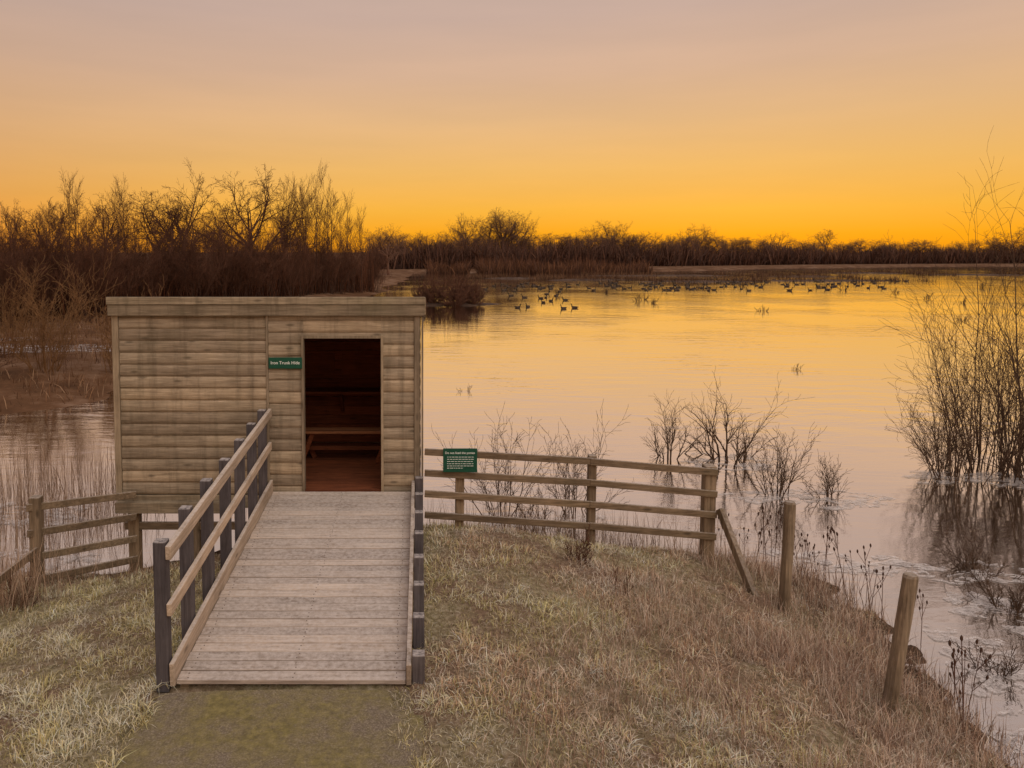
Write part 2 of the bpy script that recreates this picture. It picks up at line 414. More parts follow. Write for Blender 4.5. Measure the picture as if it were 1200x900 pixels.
for xa in (HL-.105, .05):
    fv, ff2 = bx(xa, xa+.026, YF-.049, YB+.13, 2.30, 2.52)
    fv = [(x, y, z-(y-(YF-.1))*.13) for x, y, z in fv]
    add('side_fascia', [(fv, ff2)], M_cladY, hide, .004)
add('bearer', [bx(HL-.07, .02, YF-.02, YF+.08, -.24, -.07)], M_trim, hide, .006)
add('bearer', [bx(HL-.07, .02, YB-.12, YB-.02, -.24, -.07)], M_trim, hide, .006)
for X in (-3.74, -2.95, -2.1, -.25):
    for Y in (YF+.03, YB-.07):
        add('leg', [bx(X-.07, X+.07, Y-.06, Y+.06, -1.75, -.242)], M_fpost, hide, .006)
add('bearer', [bx(HL-.05, -2.3, YF-.14, YF-.04, -.27, -.13)], M_trim, hide, .006)
add('bearer', [bx(HL+.02, -2.2, YF-.02, YF+.02, -.53, -.43)], M_fence, hide, .006)

bench = top('bench', (-1.9, 10.62, 0), 'simple reddish timber bench standing inside the bird hide', 'bench')
add('seat', [bx(-3.0, -.2, 10.50, 10.62, .43, .47), bx(-3.0, -.2, 10.63, 10.75, .43, .47)], M_bench, bench, .006)
for X in (-2.8, -1.75, -.62):
    add('leg', [beam((X, 10.47, 0.0), (X+.16, 10.58, .43), .05, .07), beam((X+.16, 10.78, 0), (X, 10.68, .43), .05, .07)], M_inner, bench, .004)
add('stretcher', [bx(-2.8, -.5, 10.61, 10.65, .16, .22)], M_inner, bench, .004)

# signs
def text_mesh(name, body, size, loc, parent, mat, width=None):
    cu = bpy.data.curves.new('tmp', 'FONT'); cu.body = body; cu.size = size; cu.align_x = 'CENTER'; cu.align_y = 'CENTER'; cu.extrude = .0008; cu.offset = size*.008
    to = bpy.data.objects.new('tmp', cu); COL.objects.link(to)
    bpy.context.view_layer.update()
    me = bpy.data.meshes.new_from_object(to.evaluated_get(bpy.context.evaluated_depsgraph_get()))
    bpy.data.objects.remove(to)
    vs = np.array([v.co[:] for v in me.vertices]); fs = [tuple(p.vertices) for p in me.polygons]
    s = 1.0
    if width: s = width/(vs[:, 0].max()-vs[:, 0].min())
    W = [(loc[0]+x*s, loc[1]-z, loc[2]+y*s) for x, y, z in vs]
    return meshobj(name, W, fs, mat, parent)
sg = top('hide_sign', (-1.72, YF-.04, 1.60), 'small green name sign reading Iron Trunk Hide on timber wall', 'sign')
add('board', [bx(-1.945, -1.515, YF-.052, YF-.037, 1.60, 1.745)], M_green, sg, .004)
text_mesh('lettering', 'Iron Trunk Hide', .07, (-1.73, YF-.0535, 1.675), sg, M_white, .37)
sg = top('notice_sign', (.50, 8.90, .36), 'green notice board about ponies fixed to wooden fence', 'sign')
add('board', [bx(.29, .715, 8.895, 8.91, .355, .655)], M_green, sg, .004)
text_mesh('lettering', 'Do not feed the ponies', .05, (.50, 8.893, .60), sg, M_white, .37)
small = []
for i in range(6):
    zz = .545-i*.028; x = .34
    while x < .66-(.12 if i == 5 else 0):
        wl = rng.uniform(.015, .04); small.append(bx(x, min(x+wl, .67), 8.892, 8.8945, zz, zz+.006)); x += wl+.008
sp_ = add('small_print', small, M_white, sg, 0); sp_['kind'] = 'stuff'

# ------------------------------------------------------------------ ramp
zd = lambda y: -.238+(y-5.434)/(YF-5.434)*.238
ramp_o = top('access_ramp', (-1.0, 7.4, -.3), 'frosted timber boardwalk ramp leading up to hide doorway', 'ramp')
XL, XR = -1.90, -.11
pl = []; NP = 31; Y0R = 5.47; pw = (YF-.05-Y0R)/NP; nails = []
for i in range(NP):
    y0 = Y0R+i*pw; y1 = y0+pw-.008; dz = rng.uniform(-.003, .003); sk_ = rng.uniform(-.002, .002)
    vs = []
    for z in (-.035, 0):
        for (X, Y) in ((XL, y0), (XR, y0), (XR, y1), (XL, y1)):
            vs.append((X+rng.uniform(-.004, .004), Y+(sk_ if X == XL else -sk_), zd(Y)+z+dz))
    pl.append((vs, [(0, 3, 2, 1), (4, 5, 6, 7), (0, 1, 5, 4), (1, 2, 6, 5), (2, 3, 7, 6), (3, 0, 4, 7)]))
    for X in (XL+.08, -1.0, XR-.08):
        for q in (.28, .72):
            xx = X+rng.uniform(-.012, .012); yy = y0+(y1-y0)*q+rng.uniform(-.005, .005); zz = zd(yy)+dz
            nails.append(bx(xx-.004, xx+.004, yy-.005, yy+.005, zz-.002, zz+.0022))
add('deck', pl, M_deck, ramp_o, .004)
o = add('nail_heads', nails, M_nail, ramp_o, 0); o['kind'] = 'stuff'
for X in (XL+.05, -1.0, XR-.05):
    add('joist', [beam((X, 5.5, zd(5.5)-.11), (X, YF-.06, zd(YF)-.11), .07, .14)], M_fence, ramp_o)
def kb(X, off, h, w=.04):
    return beam((X, 5.44, zd(5.44)+off), (X, YF-.05, zd(YF)+off), w, h)
add('kick_board', [kb(XL-.024, .055, .19)], M_rail, ramp_o, .006)
add('kick_board', [kb(XR+.024, .055, .17)], M_rail, ramp_o, .006)
railing = empty('railing', (0, 0, 0)); railing.parent = ramp_o
railing.location = Vector((-2.02, 7.4, .3))-Vector(WORLD['access_ramp']); WORLD['railing'] = np.array((-2.02, 7.4, .3))
XP = XL-.048-.055
for i in range(7):
    Y = 5.50+.605*i
    add('post', [beam((XP+rng.uniform(-.006, .006), Y, zd(Y)-.3 if i else -.33), (XP+rng.uniform(-.01, .01), Y, zd(Y)+1.11+rng.uniform(-.01, .02)), .098, .098, (0, 1, 0))], M_dark, railing, .006)
add('handrail', [beam((XP+.072, 5.43, zd(5.43)+1.03), (XP+.072, YF-.06, zd(YF)+1.03), .045, .11)], M_rail, railing, .006)
add('mid_rail', [beam((XP+.070, 5.43, zd(5.43)+.58), (XP+.070, YF-.06, zd(YF)+.60), .04, .10)], M_rail, railing, .006)
for i in range(8):
    Y = 5.50+.53*i
    add('stub_post', [beam((XR+.10, Y, zd(Y)-.42 if i else -.34), (XR+.10, Y, zd(Y)+.20), .098, .098, (0, 1, 0))], M_dark, ramp_o, .006)

# ------------------------------------------------------------------ fences
def gz(x, y): return float(height(np.array([x]), np.array([y]))[0])
fn = top('post_and_rail_fence', (2.0, 9.0, -.6), 'weathered brown four-rail timber fence along lakeside bank', 'fence')
posts = [(.50, 9.05, .47), (2.15, 8.95, .56), (3.58, 8.85, .46)]
for (X, Y, zt), wd in zip(posts, (.11, .10, .14)):
    add('post', [beam((X, Y, gz(X, Y)-.2), (X+.01, Y, zt), wd, wd, (0, 1, 0))], M_fpost, fn, .01)
ends = [(.06, 8.985), (.52, 8.965), (2.15, 8.875), (3.62, 8.765)]
tz = [.60, .575, .50, .40]
for k in range(4):
    for i in ((0, 2), (2, 3)):
        a, c = i
        X0, Y0 = ends[a]; X1, Y1 = ends[c]
        o = -.005 if a else 0
        add('rail', [beam((X0-.03 if a else X0, Y0+o, tz[a]-k*.272+rng.uniform(-.012, .012)), (X1+.04, Y1+o, tz[c]-k*.272+rng.uniform(-.012, .012)), .035, .085+rng.uniform(-.006, .006))], M_fence, fn, .006)
add('brace', [beam((3.88, 8.12, -.95), (3.68, 8.72, -.05), .07, .09)], M_fpost, fn, .008)
for (X, Y, lx, zt, lab) in ((4.1, 7.94, .03, .32, 'upright weathered round timber fence post on grassy bank'), (4.10, 6.15, .17, .30, 'leaning weathered round timber fence post on brown grassy bank')):
    z0 = gz(X, Y)-.25
    vs = []; fs = []; ns = 12; rings = [0, .3, .6, .9, .985, 1.0]
    for j, t in enumerate(rings):
        rr = .060*(1 if t < .99 else .86)
        for i in range(ns):
            a = 2*math.pi*i/ns; q = rr*(1+.07*math.sin(a*3+j)+rng.uniform(-.03, .03))
            vs.append((X+lx*t+q*math.cos(a), Y+q*math.sin(a), z0+(zt-z0)*t))
    for j in range(len(rings)-1):
        for i in range(ns):
            fs.append((j*ns+i, j*ns+(i+1) % ns, (j+1)*ns+(i+1) % ns, (j+1)*ns+i))
    fs.append(tuple(range((len(rings)-1)*ns, len(rings)*ns)))
    o = meshobj('fence_post', vs, fs, M_fpost, smooth=False, rnd=[.5]*len(fs))
    o['label'] = lab; o['category'] = 'post'; o['group'] = 'posts along the bank'
fn = top('post_and_rail_fence', (-4.2, 8.6, -.9), 'weathered timber rail fence beside reeds running under hide', 'fence')
for (X, Y, zt) in ((-4.55, 8.4, .22), (-4.42, 6.85, .2)):
    add('post', [beam((X, Y, gz(X, Y)-.2), (X+.02, Y, zt), .12, .12, (0, 1, 0))], M_fpost, fn, .01)
for k, (za, zb_) in enumerate(((.11, -.02), (-.2, -.31), (-.49, -.60), (-.77, -.87))):
    add('rail', [beam((-4.6, 8.31, za), (-3.66, 9.17, zb_), .035, .085)], M_fence, fn, .006)
add('rail', [beam((-4.52, 8.4, -.42), (-4.36, 6.8, -.29), .035, .09)], M_fence, fn, .006)

# ------------------------------------------------------------------ plants
def seg_mesh(segs, sides=3):
    A = np.array([s[0] for s in segs]); B = np.array([s[1] for s in segs])
    r0 = np.array([s[2] for s in segs]); r1 = np.array([s[3] for s in segs])
    d = B-A; d /= np.maximum(np.linalg.norm(d, axis=1, keepdims=True), 1e-9)
    ref = np.where(np.abs(d[:, 2:3]) > .9, np.array([[1., 0, 0]]), np.array([[0, 0, 1.]]))
    u = np.cross(d, ref); u /= np.linalg.norm(u, axis=1, keepdims=True); v = np.cross(d, u)
    n = len(segs); V = np.zeros((n, 2*sides, 3))
    for i in range(sides):
        a = 2*math.pi*i/sides; off = u*math.cos(a)+v*math.sin(a)
        V[:, i] = A+off*r0[:, None]; V[:, sides+i] = B+off*r1[:, None]
    base = (np.arange(n)*2*sides)[:, None]
    Fs = []
    for i in range(sides):
        j = (i+1) % sides
        Fs.append(np.concatenate([base+i, base+j, base+sides+j, base+sides+i], 1))
    return V.reshape(-1, 3), np.stack(Fs, 1).reshape(-1, 4)
def rdir(rg, s):
    return Vector((rg.gauss(0, s), rg.gauss(0, s), rg.gauss(0, s)))
def grow(rg, p, d, Ln, r, lev, P, out):
    n = P['n'][lev]
    for i in range(n):
        d = (d+rdir(rg, P['wob'][lev])+Vector((0, 0, P['trop'][lev]))).normalized()
        q = p+d*(Ln/n)
        ra = max(r*(1-P.get('tap', .75)*i/n), P['rmin']); rb = max(r*(1-P.get('tap', .75)*(i+1)/n), P['rmin']*.6)
        out[0 if lev <= P.get('tl', 0) else 1].append((tuple(p), tuple(q), ra, rb))
        p = q
        if lev < P['max'] and (i >= P['start'][lev]):
            for k in range(P['kids'][lev]):
                ang = R(rg.uniform(*P['ang'])); ax = d.cross(rdir(rg, 1)).normalized()
                nd = Matrix.Rotation(ang, 3, ax) @ d
                grow(rg, p, nd, Ln*P['lf'][lev]*rg.uniform(.65, 1.15)*(1-.25*i/n), rb*P.get('rf', .62), lev+1, P, out)
def tree_proto(seed, H, kind):
    rg = random.Random(seed); out = ([], [])
    if kind == 'round':
        P = dict(max=4, n=[4, 4, 3, 3, 3], kids=[4, 2, 2, 2, 0], start=[1, 1, 0, 0, 0], wob=[.06, .12, .16, .2, .24], trop=[.05, .02, .0, -.02, -.02], ang=(26, 60), lf=[.95, .55, .6, .5], rmin=.010, tap=.55, rf=.6)
        grow(rg, Vector((0, 0, 0)), Vector((0, 0, 1)), H*.45, H*.028, 0, P, out)
    elif kind == 'up':
        P = dict(max=3, n=[7, 4, 3, 3], kids=[2, 2, 2, 0], start=[2, 0, 0, 0], wob=[.04, .08, .12, .16], trop=[.08, .16, .14, .1], ang=(16, 40), lf=[.34, .5, .55], rmin=.008)
        grow(rg, Vector((0, 0, 0)), Vector((rg.gauss(0, .05), rg.gauss(0, .05), 1)).normalized(), H*.93, H*.008, 0, P, out)
    else:   # multi-stem thicket willow
        P = dict(max=3, n=[5, 4, 3, 2], kids=[2, 2, 1, 0], start=[1, 0, 0, 0], wob=[.07, .1, .14, .18], trop=[.07, .12, .1, .06], ang=(13, 36), lf=[.42, .52, .55], rmin=.008, tl=0)
        for i in range(11):
            a = rg.uniform(0, 6.28); s = abs(rg.gauss(0, .26))
            grow(rg, Vector((math.cos(a)*.5*rg.random(), math.sin(a)*.5*rg.random(), 0)), Vector((math.cos(a)*s, math.sin(a)*s, 1)).normalized(), H*rg.uniform(.55, 1), .027, 0, P, out)
    zmax = max(s[1][2] for s in out[1]+out[0])
    tm = seg_mesh(out[0], 6 if kind == 'round' else 4); cm = seg_mesh(out[1], 3)
    k = H/zmax
    return (tm[0]*k, tm[1]), (cm[0]*k, cm[1])
def me_from(name, V, Q, mat):
    o = meshobj(name, V, None, mat, origin=(0, 0, 0), tri=Q); me = o.data; bpy.data.objects.remove(o); return me
TP = []
for s, (H, kind) in enumerate([(10, 'round'), (10, 'round'), (10, 'round'), (9, 'up'), (9, 'up'), (9, 'up'), (9, 'up'), (5, 'multi'), (5, 'multi'), (5, 'multi')]):
    t, c = tree_proto(200+s, H, kind)
    TP.append((me_from('trunk_mesh', *t, M_bark), me_from('crown_mesh', *c, M_twig), H, kind))
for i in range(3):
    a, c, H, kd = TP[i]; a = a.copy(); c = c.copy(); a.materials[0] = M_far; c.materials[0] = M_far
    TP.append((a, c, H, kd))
def place_tree(ti, X, Y, H, label, group='bare trees of the lakeside wood', name='bare_tree', sx=1.0):
    tm, cm, H0, kind = TP[ti]
    k = H/H0
    z = gz(X, Y)
    e = top(name, (X, Y, z-.05), label, 'tree', group)
    e.rotation_euler = (0, 0, rng.uniform(0, 6.28)); e.scale = (k*sx, k*sx, k)
    for nm, me in (('trunk', tm), ('crown', cm)):
        o = bpy.data.objects.new(nm, me); COL.objects.link(o); o.parent = e
    return e
def XY(xp, d): return (xp-492)/850*d
LAB_R = 'large bare winter tree with rounded crown above thicket'
LAB_U = 'slender bare tree with upright reddish twigs in lakeside wood'
for xp, yt, d, ti in ((216, 186, 62, 0), (297, 194, 66, 1), (182, 222, 60, 2), (258, 232, 70, 0), (328, 236, 74, 2), (120, 230, 58, 1), (60, 235, 58, 2), (15, 236, 56, 0), (-40, 238, 55, 1)):
    H = 4.1+(295-yt)/850*d
    place_tree(ti, XY(xp, d), d, H, LAB_R, sx=.95)
edge = lambda xp: np.interp(xp, [-150, 0, 130, 300, 440], [34, 38, 42, 54, 74])
for i in range(60):
    xp = -130+562*(i+rng.random())/60; d = edge(xp)+abs(rng.gauss(0, 6))+rng.uniform(0, 4)
    yt = np.interp(xp, [-140, 0, 75, 140, 170, 200, 310, 345, 400, 440], [246, 244, 232, 236, 248, 254, 252, 222, 236, 268])+rng.uniform(-10, 20)
    place_tree(3+i % 4, XY(xp, d), d, 4.1+(295-yt)/850*d, LAB_U, sx=rng.uniform(.9, 1.3))
for i in range(56):
    xp = -130+575*(i+rng.random())/56; d = edge(xp)+rng.uniform(-2.5, 3)
    yt = np.interp(xp, [-140, 100, 300, 440], [270, 268, 266, 288])+rng.uniform(-16, 22)
    place_tree(7+i % 3, XY(xp, d), d, 4.1+(295-yt)/850*d, 'multi-stemmed bare willow with reddish twigs at wood edge', sx=rng.uniform(.9, 1.3))
for xp, yt, d in ((338, 204, 66), (371, 190, 66), (385, 206, 68), (408, 222, 70), (424, 238, 72), (82, 201, 50), (92, 210, 48), (140, 206, 52), (352, 212, 64), (362, 206, 68), (150, 218, 54)):
    place_tree(3+rng.randrange(4), XY(xp, d), d, 4.1+(295-yt)/850*d, 'tall slender bare tree rising above lakeside thicket', sx=.85)
FT = [(546, 249, 185, 0, .9), (546, 250, 187, 1, .9), (588, 243, 185, 1, 1.0), (588, 244, 187, 0, 1.0), (592, 245, 183, 2, 1.0), (608, 252, 190, 2, .9), (570, 252, 190, 2, .9), (715, 257, 200, 2, 1.0), (715, 259, 203, 0, 1.0), (800, 262, 215, 0, 1.2), (818, 263, 215, 1, 1.2), (690, 264, 200, 1, 1.1),
        (912, 271, 250, 1, 1.2), (970, 268, 245, 2, 1.2), (1165, 270, 240, 0, 1.3), (1185, 268, 240, 1, 1.2), (1215, 264, 240, 2, 1.3), (735, 263, 200, 0, 1.1), (1040, 276, 250, 0, 1.2), (455, 262, 120, 1, 1.0)]
for i in range(66):
    xp = 448+i*11.8+rng.uniform(-7, 7); yb = np.interp(xp, [440, 560, 760, 900, 1150, 1300], [271, 273, 273, 279, 282, 276])
    FT.append((xp, yb+rng.uniform(-2, 4), np.interp(xp, [440, 600, 800, 1000, 1200], [165, 172, 200, 232, 240])+rng.uniform(0, 10), rng.randrange(3), rng.uniform(1.4, 2.1)))
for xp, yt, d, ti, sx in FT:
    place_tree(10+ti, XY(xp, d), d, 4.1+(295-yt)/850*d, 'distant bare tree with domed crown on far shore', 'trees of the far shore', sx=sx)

def blades(name, P, Ls, W, lean, C, shv=(.6, .95, 1.2)):
    n = len(P); th = nrg.uniform(0, 2*np.pi, n); la = nrg.uniform(0, 2*np.pi, n)
    w = np.stack([np.cos(th), np.sin(th), np.zeros(n)], 1)*W[:, None]*.5
    le = nrg.normal(0, 1, n)*lean
    off = np.stack([np.cos(la)*le, np.sin(la)*le, np.ones(n)], 1)
    off /= np.linalg.norm(off, axis=1, keepdims=True)
    mid = P+off*(Ls*.55)[:, None]
    off2 = off+np.stack([np.cos(la)*le*.7, np.sin(la)*le*.7, -np.abs(le)*.4], 1)
    tip = mid+off2*(Ls*.45)[:, None]
    V = np.stack([P-w, P+w, mid+w*.7, mid-w*.7, tip], 1).reshape(-1, 3)
    base = (np.arange(n)*5)[:, None]
    T = np.concatenate([base+np.array([[0, 1, 2]]), base+np.array([[0, 2, 3]]), base+np.array([[3, 2, 4]])], 1).reshape(-1, 3)
    Cc = np.repeat(C, 5, axis=0).copy()
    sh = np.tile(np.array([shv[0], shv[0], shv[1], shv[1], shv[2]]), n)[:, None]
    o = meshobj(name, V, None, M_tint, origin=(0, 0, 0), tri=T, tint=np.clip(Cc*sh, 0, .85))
    o['kind'] = 'stuff'
    return o
def pick(cols, n, mixf=.2):
    cols = np.array(cols); c = cols[nrg.integers(0, len(cols), n)]
    return np.clip(c*nrg.uniform(1-mixf, 1+mixf, (n, 1)), 0, 1)
n = 230000
u = nrg.uniform(0, 1, n); Y = 3.6+7.2*u**1.25
X = nrg.uniform(-1, 1, n)*(Y*.62+.8)+Y*.12
Z = height(X, Y)
turfn = fbm(X*.9, Y*.9, 21); tn2 = fbm(X*5, Y*5, 31); tn3 = fbm(X*2.1, Y*2.1, 51); tn4 = fbm(X*11, Y*11, 61)
rag = .5*(fbm(X*3.2, Y*3.2, 71)-.5)
ok = (Z > ZW+.02) & ~((X > -2.00+rag) & (X < -.10+rag) & (Y < 5.44)) & ~((X > -1.95) & (X < -.05) & (Y > 5.4) & (Y < 9.3)) & ~((Y > 9.5) & (X < 0) & (X > -3.8)) & (X < 6.5)
ok &= nrg.uniform(0, 1, n) < (.15+1.3*tn2)
X, Y, Z, turfn, tn2, tn3, tn4 = [q[ok] for q in (X, Y, Z, turfn, tn2, tn3, tn4)]; n = len(X)
brown = np.clip(.30+(X-1.4)*.35+(turfn-.5)*3.4, 0, .95)
brown = np.maximum(brown, np.clip((ZW+.3-Z)*4, 0, 1))
cg_ = pick([(.66, .54, .28), (.48, .41, .18), (.76, .63, .40), (.38, .33, .14), (.60, .48, .25), (.80, .70, .54)], n)
cb_ = pick([(.62, .43, .28), (.46, .29, .18), (.70, .52, .37), (.36, .22, .14), (.74, .59, .46)], n)
C = np.where((nrg.uniform(0, 1, n) < brown)[:, None], cb_, cg_)
frostm = np.clip((tn3-.47)*5, 0, 1)*(nrg.uniform(0, 1, n) < .6)
C = C*(1-.55*frostm[:, None])+np.array([.80, .73, .64])*.55*frostm[:, None]
C = C*(.58+.62*np.clip((tn2-.25)*2.0, 0, 1)+.35*(tn4-.4))[:, None]
C = np.clip(C, .02, .82)
Ls = nrg.uniform(.03, .085, n)*(.7+1.5*np.clip(tn2-.4, 0, 1)*2)
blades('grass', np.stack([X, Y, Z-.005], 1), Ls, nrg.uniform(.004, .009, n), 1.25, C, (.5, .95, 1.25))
n = 52000
X = nrg.uniform(.6, 5.1, n); Y = nrg.uniform(3.4, 9.3, n)
Z = height(X, Y); dn = fbm(X*1.3, Y*1.3, 44)
pr = np.clip((X-1.1)*.45-(Y-6.8)*.22, 0, 1)*np.clip((dn-.40)*5, 0, 1)+np.clip((ZW+.4-Z)*3, 0, 1)*.5
ok = (nrg.uniform(0, 1, n) < pr) & (Z > ZW+.03)
X, Y, Z = X[ok], Y[ok], Z[ok]; n = len(X)
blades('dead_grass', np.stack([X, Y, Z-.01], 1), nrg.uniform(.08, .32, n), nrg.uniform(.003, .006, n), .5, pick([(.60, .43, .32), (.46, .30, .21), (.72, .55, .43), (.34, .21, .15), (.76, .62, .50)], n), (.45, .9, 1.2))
def patch(name, cx, cy, sx, sy, n, l0, l1, w0, w1, cols, lean=.15, zmin=None):
    X = nrg.normal(cx, sx, n); Y = nrg.normal(cy, sy, n); Z = np.maximum(height(X, Y), ZW-.03)
    ok = ~((X > -4.0) & (X < .1) & (Y > 9.15) & (Y < 12)); X, Y, Z = X[ok], Y[ok], Z[ok]; n = len(X)
    o = blades(name, np.stack([X, Y, Z-.02], 1), nrg.uniform(l0, l1, n), nrg.uniform(w0, w1, n), lean, pick(cols, n)); return o
RC = [(.34, .22, .14), (.24, .145, .09), (.44, .31, .22), (.17, .10, .065)]
patch('reeds', -6.9, 12.3, 1.3, 1.2, 1500, .25, .95, .005, .009, RC)
patch('reeds', -5.4, 10.9, .8, .7, 600, .2, .7, .004, .008, RC)
patch('reeds', -4.45, 7.75, .25, .28, 420, .3, .85, .004, .007, [(.46, .31, .21), (.36, .23, .15), (.55, .40, .29)], .22)
patch('reeds', -5.1, 8.7, .6, .3, 400, .15, .55, .004, .008, RC, .25)
patch('reeds', -3.2, 8.7, .6, .25, 300, .1, .35, .004, .008, RC, .3)
patch('reeds', 2.0, 10.2, 1.1, .3, 1100, .15, .75, .004, .007, RC, .28)
patch('reeds', 4.9, 8.6, .35, .5, 400, .15, .5, .004, .008, RC, .3)
patch('reeds', 5.0, 6.6, .15, .8, 600, .1, .3, .004, .008, [(.3, .19, .13), (.38, .25, .18), (.2, .13, .08)], .4)
n = 20000
X = nrg.uniform(-34, -7, n); Y = nrg.uniform(17, 42, n); Z = height(X, Y); q = fbm(X*.5, Y*.5, 5)
ok = (Z > ZW+.02) & (nrg.uniform(0, 1, n) < np.clip((q-.33)*4, .1, 1)); X, Y, Z = X[ok], Y[ok], Z[ok]; n = len(X)
blades('bank_scrub', np.stack([X, Y, Z-.02], 1), nrg.uniform(.08, .6, n), nrg.uniform(.012, .03, n), .5, pick([(.26, .14, .075), (.17, .085, .045), (.36, .23, .14), (.12, .06, .035)], n))

n = 14000
xp = nrg.uniform(-160, 438, n); e_ = edge(xp)
D = e_+nrg.gamma(1.5, 4.0, n)
X = (xp-492)/850*D; Z = height(X, D)
hmax = 4.0+(295-np.interp(xp, [-160, 0, 150, 300, 400, 440], [264, 264, 268, 266, 270, 290])+46*(fbm(xp*.035, xp*0, 7, 5)-.5)*1.6)/850*D
Ls = hmax*(1-nrg.beta(1.3, 1.6, n)*.95)
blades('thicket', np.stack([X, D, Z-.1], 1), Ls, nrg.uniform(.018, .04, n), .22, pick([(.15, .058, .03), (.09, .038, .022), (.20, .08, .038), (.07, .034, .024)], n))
n = 34000
xp = nrg.uniform(430, 1500, n); sh = np.interp(xp, [430, 600, 800, 1000, 1200, 1400], [156, 162, 192, 222, 236, 245])
D = sh+nrg.gamma(1.6, 10, n)
X = (xp-492)/850*D; Z = height(X, D)
sk = np.interp(xp, [430, 480, 560, 640, 760, 830, 900, 1000, 1150, 1300], [277, 276, 275, 277, 277, 281, 284, 286, 286, 282])+6*(fbm(xp*.04, xp*0, 17, 3)-.5)*2
hm = 4.0+(295-sk)/850*D
blades('distant_wood', np.stack([X, D, Z-.3], 1), hm*nrg.uniform(.25, 1.0, n), nrg.uniform(.12, .4, n), .5, pick([(.12, .06, .04), (.095, .05, .036), (.145, .072, .046), (.08, .045, .035)], n))  # blade tints lightened to carry painted haze
n = 6000
xp = nrg.uniform(500, 800, n); D = 140+nrg.gamma(1.5, 4, n)+np.interp(xp, [500, 650, 800], [4, 0, 20]); X = (xp-492)/850*D
keep = fbm(X*.07, X*0, 8) > .42; X, D, xp = X[keep], D[keep], xp[keep]; n = len(X)
blades('shore_scrub', np.stack([X, D, np.maximum(height(X, D), ZW)-.1], 1), nrg.uniform(1, 4.0, n)*fbm(X*.15, X*0, 12)*1.6, nrg.uniform(.08, .2, n), .5, pick([(.12, .055, .03), (.16, .075, .038), (.09, .045, .03)], n))

def shrub_mesh(seed, nst, H, spread, kids=2, lean=(0, 0), rmin=.003, r0=.011, maxlev=2, wob=.09):
    rg = random.Random(seed); out = ([], [])
    P = dict(max=maxlev, n=[5, 4, 3, 3], kids=[kids, 1, 2, 0], start=[1, 0, 0, 0], wob=[wob, .16, .2, .2], trop=[.05, .06, .04, 0], ang=(14, 46), lf=[.42, .5, .5], rmin=rmin)
    for i in range(nst):
        a = rg.uniform(0, 6.28); s = abs(rg.gauss(0, spread))
        d = Vector((math.cos(a)*s+lean[0], math.sin(a)*s+lean[1], 1)).normalized()
        p = Vector((math.cos(a)*.2*H*rg.random(), math.sin(a)*.2*H*rg.random(), -.1))
        grow(rg, p, d, H*rg.uniform(.35, 1.0), r0*rg.uniform(.6, 1.2), 0, P, out)
    return seg_mesh(out[0]+out[1], 3)
def shrub(seed, X, Y, nst, H, spread, mat, label, name='bare_shrub', group=None, **kw):
    V, Q = shrub_mesh(seed, nst, H, spread, **kw)
    z = max(gz(X, Y), ZW-.1)
    o = meshobj(name, V+np.array([X, Y, z]), None, mat, origin=(X, Y, z), tri=Q)
    o['label'] = label; o['category'] = 'shrub'
    if group: o['group'] = group
    return o
LW = 'bare willow shrub with thin upright stems growing in flooded water'
shrub(1, 10.9, 13.9, 30, 3.3, .20, M_willow, LW, group='flooded shrubs', r0=.015, wob=.12)
shrub(2, 9.9, 13.3, 18, 2.2, .36, M_willow, LW, group='flooded shrubs', r0=.013, wob=.14)
shrub(3, 11.5, 13.4, 34, 3.0, .30, M_willow, LW, group='flooded shrubs', r0=.015, wob=.12)
shrub(4, 12.2, 14.8, 26, 4.0, .18, M_willow, LW, group='flooded shrubs', r0=.015)
shrub(26, 12.9, 15.4, 9, 6.0, .07, M_willow, 'tall thin bare willow rising above flooded thicket', group='flooded shrubs', r0=.022)
shrub(24, 10.5, 14.2, 26, 1.5, .6, M_willow, LW, group='flooded shrubs', wob=.16)
shrub(25, 11.3, 13.0, 30, 1.4, .7, M_willow, LW, group='flooded shrubs', wob=.16)
LB = 'low bare twiggy bush standing in shallow water near fence'
shrub(5, 1.35, 11.5, 14, 1.45, .55, M_willow, LB, group='low waterside bushes')
shrub(6, 2.5, 11.7, 15, 1.6, .45, M_willow, LB, group='low waterside bushes')
shrub(7, 1.9, 11.0, 10, 1.0, .5, M_willow, LB, group='low waterside bushes')
shrub(8, 6.3, 14.6, 16, 1.75, 1.0, M_willow, 'sprawling bare bush with wide leaning stems in water', group='low waterside bushes', r0=.024, wob=.13)
shrub(9, 5.2, 14.8, 14, 1.2, .8, M_willow, LB, group='low waterside bushes', r0=.016)
shrub(10, 6.25, 12.5, 17, 1.2, .35, M_willow, LB, group='low waterside bushes', r0=.013)
shrub(11, 7.1, 12.3, 12, .75, .5, M_willow, LB, group='low waterside bushes')
shrub(12, 7.5, 9.5, 20, .7, .7, M_willow, LB, group='low waterside bushes')
shrub(13, 7.0, 8.4, 16, .6, .7, M_willow, LB, group='low waterside bushes')
shrub(14, 5.9, 7.1, 12, .42, .6, M_willow, LB, group='low waterside bushes')
shrub(15, -12.2, 23.5, 30, 3.2, .38, M_wil2, 'golden-brown bare willow bush on muddy bank', group='bank willows', rmin=.007, r0=.022)
shrub(16, -10.2, 24.5, 26, 2.6, .4, M_wil2, 'golden-brown bare willow bush on muddy bank', group='bank willows', rmin=.007, r0=.022)
shrub(17, -15.0, 26, 30, 3.3, .38, M_wil2, 'golden-brown bare willow bush on muddy bank', group='bank willows', rmin=.007, r0=.022)
shrub(18, -13.4, 21.8, 24, 1.3, .7, M_twig, 'low tangled brown scrub on muddy bank', group='bank willows', rmin=.006, r0=.015)
